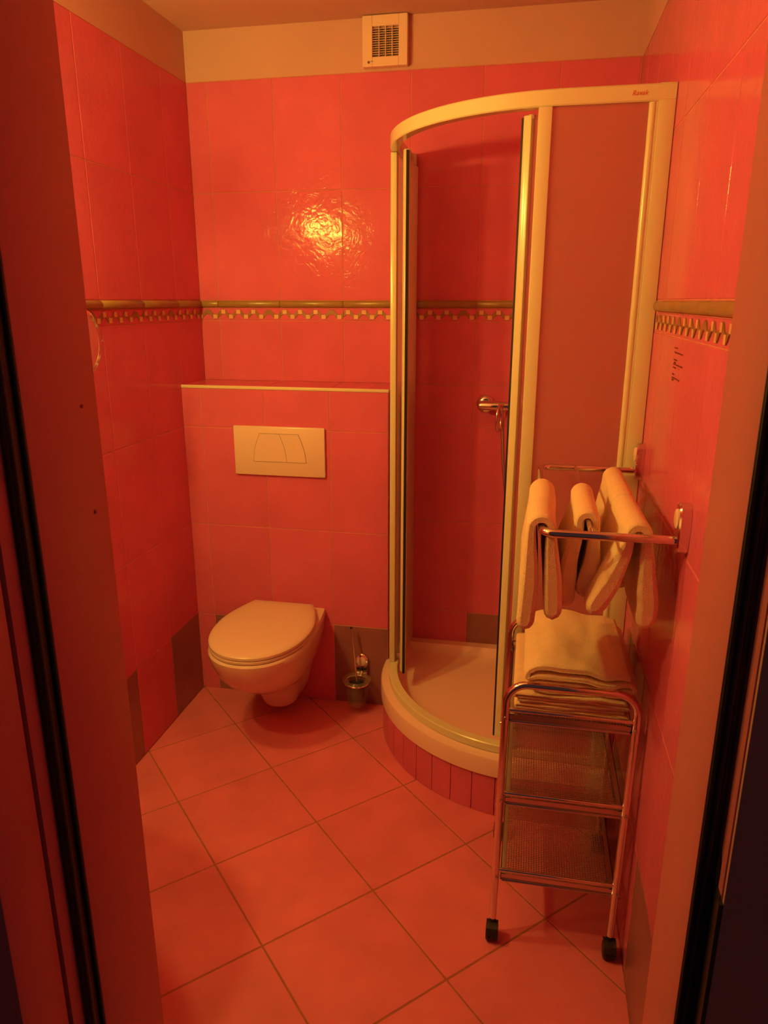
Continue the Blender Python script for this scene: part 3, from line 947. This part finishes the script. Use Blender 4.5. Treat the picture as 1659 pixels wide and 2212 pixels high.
# ------------------------------------------------------------------ storage cart
cart = empty('storage_cart', (1.424, -1.08, 0), label='narrow chrome three-tier cart with mesh shelves and black casters by the right wall', cat='cart')
XA, XB = 1.2795, 1.5690
YC0, YC1 = -1.262, -0.888
HT = 0.730
for yc in (YC0, YC1):
    hoop = fillet([(XA-0.006, yc, 0.062), (XA, yc, HT), (XB+0.004, yc, HT), (XB-0.006, yc, 0.062)], 0.050, 8)
    MB().tube(hoop, 0.0092, 16).build('frame_hoop', 'chrome', cart)
def shelf(z, wide):
    xa, xb = XA+0.008, XB-0.006
    for yc in (YC0+0.002, YC1-0.002):
        MB().tube([(xa-0.004, yc, z), (xb+0.004, yc, z)], 0.0050, 10).build('shelf_rail', 'chrome', cart)
    mb = MB()
    y0, y1 = YC0+0.004, YC1-0.004
    zl0, zl1 = z-0.030, z-0.013
    mb.box(xa, xb, y0, y0+0.0015, zl0, zl1); mb.box(xa, xb, y1-0.0015, y1, zl0, zl1)
    mb.box(xa, xa+0.0015, y0, y1, zl0, zl1); mb.box(xb-0.0015, xb, y0, y1, zl0, zl1)
    mb.box(xa, xa+0.012, y0, y1, zl1-0.001, zl1); mb.box(xb-0.012, xb, y0, y1, zl1-0.001, zl1)
    mb.tube([(xa+0.004, y0, zl0), (xb-0.004, y0, zl0)], 0.004, 8)
    mb.tube([(xb-0.003, y0, zl0), (xb-0.003, y1, zl0)], 0.004, 8)
    mb.tube([(xa+0.003, y0, zl0), (xa+0.003, y1, zl0)], 0.004, 8)
    mb.tube([(xa+0.004, y1, zl0), (xb-0.004, y1, zl0)], 0.004, 8)
    fr = mb.build('shelf_frame', 'chrome_dull', cart)
    mb = MB()
    zm = zl0+0.004; x = xa+0.012
    while x < xb-0.010:
        mb.box(x-0.0011, x+0.0011, y0, y1, zm-0.0008, zm+0.0008); x += 0.0064
    y = y0+0.006
    while y < y1:
        mb.box(xa, xb, y-0.0011, y+0.0011, zm-0.0007, zm+0.0007); y += 0.0064
    me = mb.build('mesh_floor', 'chrome_dull', fr, recalc=False, kind='stuff')
for z in (0.661, 0.434, 0.209): shelf(z, 0)
# bolts along the tubes
for (z) in (0.645, 0.418, 0.192):
    for x, s_ in ((XA, -1), (XB, 1)):
        MB().lathe([(0.0045, -0.0090), (0.0045, -0.0110), (0.003, -0.0125)], (x, YC0, z), 'y', 10).build('bolt', 'chrome_dull', cart)
        MB().tube([(x+s_*0.009, YC0, z-0.02), (x+s_*0.0125, YC0, z-0.02)], [0.0045, 0.003], 10).build('bolt', 'chrome_dull', cart)
for x in (XA-0.006, XB-0.006):
    for yc in (YC0, YC1):
        mb = MB()
        mb.lathe([(0.006, 0.050), (0.0085, 0.052), (0.0085, 0.064), (0.005, 0.068)], (x, yc, 0), 'z', 12)
        # hood
        pr = [(-0.024, 0.018), (-0.024, 0.034), (-0.017, 0.046), (-0.004, 0.052), (0.010, 0.050), (0.021, 0.040), (0.025, 0.026), (0.024, 0.018)]
        for sx in (-1, 1):
            mb.prism(pr, lambda u, v, d: (x+d, yc-0.006+u, v), sx*0.0025, sx*0.0045)
        mb.prism([(-0.024, 0.030), (-0.017, 0.046), (-0.004, 0.052), (0.010, 0.050), (0.021, 0.040), (0.012, 0.042), (-0.004, 0.044), (-0.014, 0.038)],
                 lambda u, v, d: (x+d, yc-0.006+u, v), -0.015, 0.015)
        cs = mb.build('caster', 'black', cart)
        for sx in (-1, 1):
            MB().lathe([(0.004, -0.0052), (0.0190, -0.0050), (0.0215, -0.003), (0.0215, 0.003), (0.0190, 0.0050), (0.004, 0.0052)],
                       (x+sx*0.0105, yc-0.006, 0.0216), 'x', 24).build('wheel', 'black', cs)

# ------------------------------------------------------------------ folded towels on the cart
def folded_towel(x0, x1, y0, y1, z0, ths, seed, label, mat='towel', sag=0.0, amp=0.004, rear_extra=0.0):
    """a long strip folded back and forth; its folded edge shows at the front. ths: thickness of each layer, bottom up"""
    path = []; layers = len(ths); tot = sum(ths); zc = z0
    for l, th in enumerate(ths):
        z = zc+th/2
        a, b = (x0+0.010+0.008*noise.noise(Vector((seed, l*1.7, 1))), x1-0.010+0.010*noise.noise(Vector((seed, l*1.7, 5))))
        seg = [(a+(b-a)*i/30, z, th) for i in range(31)]
        if l % 2: seg = seg[::-1]
        path += seg
        if l < layers-1:
            z2 = zc+th+ths[l+1]/2; th2 = ths[l+1]
            xe = seg[-1][0]; s_ = 1 if l % 2 == 0 else -1; mid = (z+z2)/2; hr = (z2-z)/2
            for i in range(1, 7):
                aa = -PI/2+PI*i/7; f = i/7
                path.append((xe+s_*max(0.009, hr)*math.cos(aa), mid+hr*math.sin(aa), th+(th2-th)*f))
        zc += th
    m = len(path)
    ny = 24
    rings = []
    for j in range(ny+1):
        t = j/ny; y = y0+(y1-y0)*(t if 0 < j < ny else t)
        ring_o, ring_i = [], []
        e_ = min(t, 1-t)*abs(y1-y0)
        k_ = 0.50 if j in (0, ny) else 1.0
        for i in range(m):
            p = Vector(path[i][:2]); q0 = Vector(path[max(i-1, 0)][:2]); q1 = Vector(path[min(i+1, m-1)][:2])
            th = path[i][2]
            tg = (q1-q0).normalized(); nr = Vector((-tg.y, tg.x))
            u = (p.x-x0)/(x1-x0); v = (p.y-z0)/tot
            lift = amp*noise.noise(Vector((p.x*14+seed*3, y*5, seed)))*(v*0.9+0.2)
            lift += amp*0.35*noise.noise(Vector((p.x*26+seed*3, y*9, seed+4+v*2.2)))
            edge = -sag*max(0, (u-0.78)/0.22)**2*v-sag*0.7*max(0, (0.14-u)/0.14)**2*v
            h = th*0.44*k_
            yy = y+(0.007*noise.noise(Vector((p.x*9, v*3.1, seed))) if j < 2 else 0)
            a_ = p+nr*h; b_ = p-nr*h
            zz = lift+edge+rear_extra*t
            ring_o.append((a_.x, yy, a_.y+zz)); ring_i.append((b_.x, yy, b_.y+zz))
        rings.append(ring_o+ring_i[::-1])
    mb = MB(); mb.rings(rings)
    o = mb.build('folded_towel', mat, sharp=0)
    tag(o, label, 'towel', 'towels folded on the cart')
    return o
ZS = 0.6665
folded_towel(1.297, 1.556, -1.240, -0.900, ZS-0.022, (0.0085, 0.0085, 0.0085), 3.1, 'cream folded towel at the bottom of the stack on the cart', mat='towel2', amp=0.005)
folded_towel(1.294, 1.558, -1.238, -0.898, ZS+0.0045, (0.0075, 0.0075, 0.0095), 8.2, 'cream folded towel in the middle of the stack on the cart', mat='towel2', amp=0.007)
folded_towel(1.330, 1.566, -1.232, -0.880, ZS+0.030, (0.0090, 0.0090, 0.0100, 0.0190, 0.0230), 5.5, 'thick cream folded towel on top of the stack on the cart', sag=0.016, amp=0.013, rear_extra=-0.010)

# ------------------------------------------------------------------ washbasin under the lamp (behind the door frame; it throws the shadow on the floor)
bas = empty('washbasin', (0.0, -1.66, 0.86), label='white washbasin on the left wall, hidden behind the door frame', cat='washbasin')
def basin_ring(z, d, hw, p=2.6, n=40, x0=0.001):
    pts = []
    for i in range(n+1):
        a = -PI/2+PI*i/n
        c_, s_ = math.cos(a), math.sin(a)
        pts.append((x0+d*abs(c_)**(2/p), -1.655+hw*math.copysign(abs(s_)**(2/p), s_), z))
    return pts
MB().rings([basin_ring(0.70, 0.16, 0.10), basin_ring(0.74, 0.26, 0.17), basin_ring(0.80, 0.37, 0.235), basin_ring(0.845, 0.415, 0.268), basin_ring(0.860, 0.418, 0.270),
            basin_ring(0.864, 0.408, 0.262), basin_ring(0.858, 0.385, 0.235, x0=0.02), basin_ring(0.80, 0.30, 0.18, x0=0.06), basin_ring(0.765, 0.16, 0.09, x0=0.12)]).build('bowl', 'ceramic', bas)
MB().tube([(0.055, -1.655, 0.858), (0.055, -1.655, 0.935), (0.075, -1.655, 0.955), (0.150, -1.655, 0.945), (0.160, -1.655, 0.930)], 0.013, 12).build('tap', 'chrome', bas)

# ------------------------------------------------------------------ small printed notice on the right wall tile
mb = MB()
lines = [(0.000, 0.030, 0.000), (0.000, 0.095, 0.010), (0.000, 0.036, 0.026), (0.003, 0.026, 0.032), (0.0, 0.100, 0.036),
         (0.0, 0.034, 0.043), (0.0, 0.022, 0.058), (0.0, 0.085, 0.066), (0.0, 0.020, 0.071)]
for a, l, dz in lines:
    u = a
    while u < l-0.002:
        w_ = min(0.008+0.008*random.random(), l-u)
        mb.box(W-0.0012, W-0.0004, -(1.095+u+w_), -(1.095+u), 1.481-dz*0.95-0.0015, 1.481-dz*0.95+0.0012)
        u += w_+0.002
nt_ = mb.build('printed_notice', 'ink')
tag(nt_, 'small dark red printed lines on the right wall tile below the olive border', 'notice')

# ------------------------------------------------------------------ the lamp over the basin, left wall (out of frame)
lamp = empty('wall_lamp', (0.0, -1.58, 1.965), label='two-globe wall lamp high on the left wall, hidden behind the door frame', cat='lamp')
MB().box(0.0005, 0.020, -1.88, -1.28, 1.945, 1.985, 0.004).build('wall_plate', 'lampmetal', lamp)
for p in LAMP_POS:
    MB().tube([(0.018, p[1], p[2]), (p[0]-0.040, p[1], p[2])], 0.009, 12).build('arm', 'lampmetal', lamp)
    prof = [(0.043*math.sin(PI*i/14), -0.043*math.cos(PI*i/14)) for i in range(1, 14)]
    MB().lathe(prof, p, 'z', 24).build('globe', 'glow', lamp)
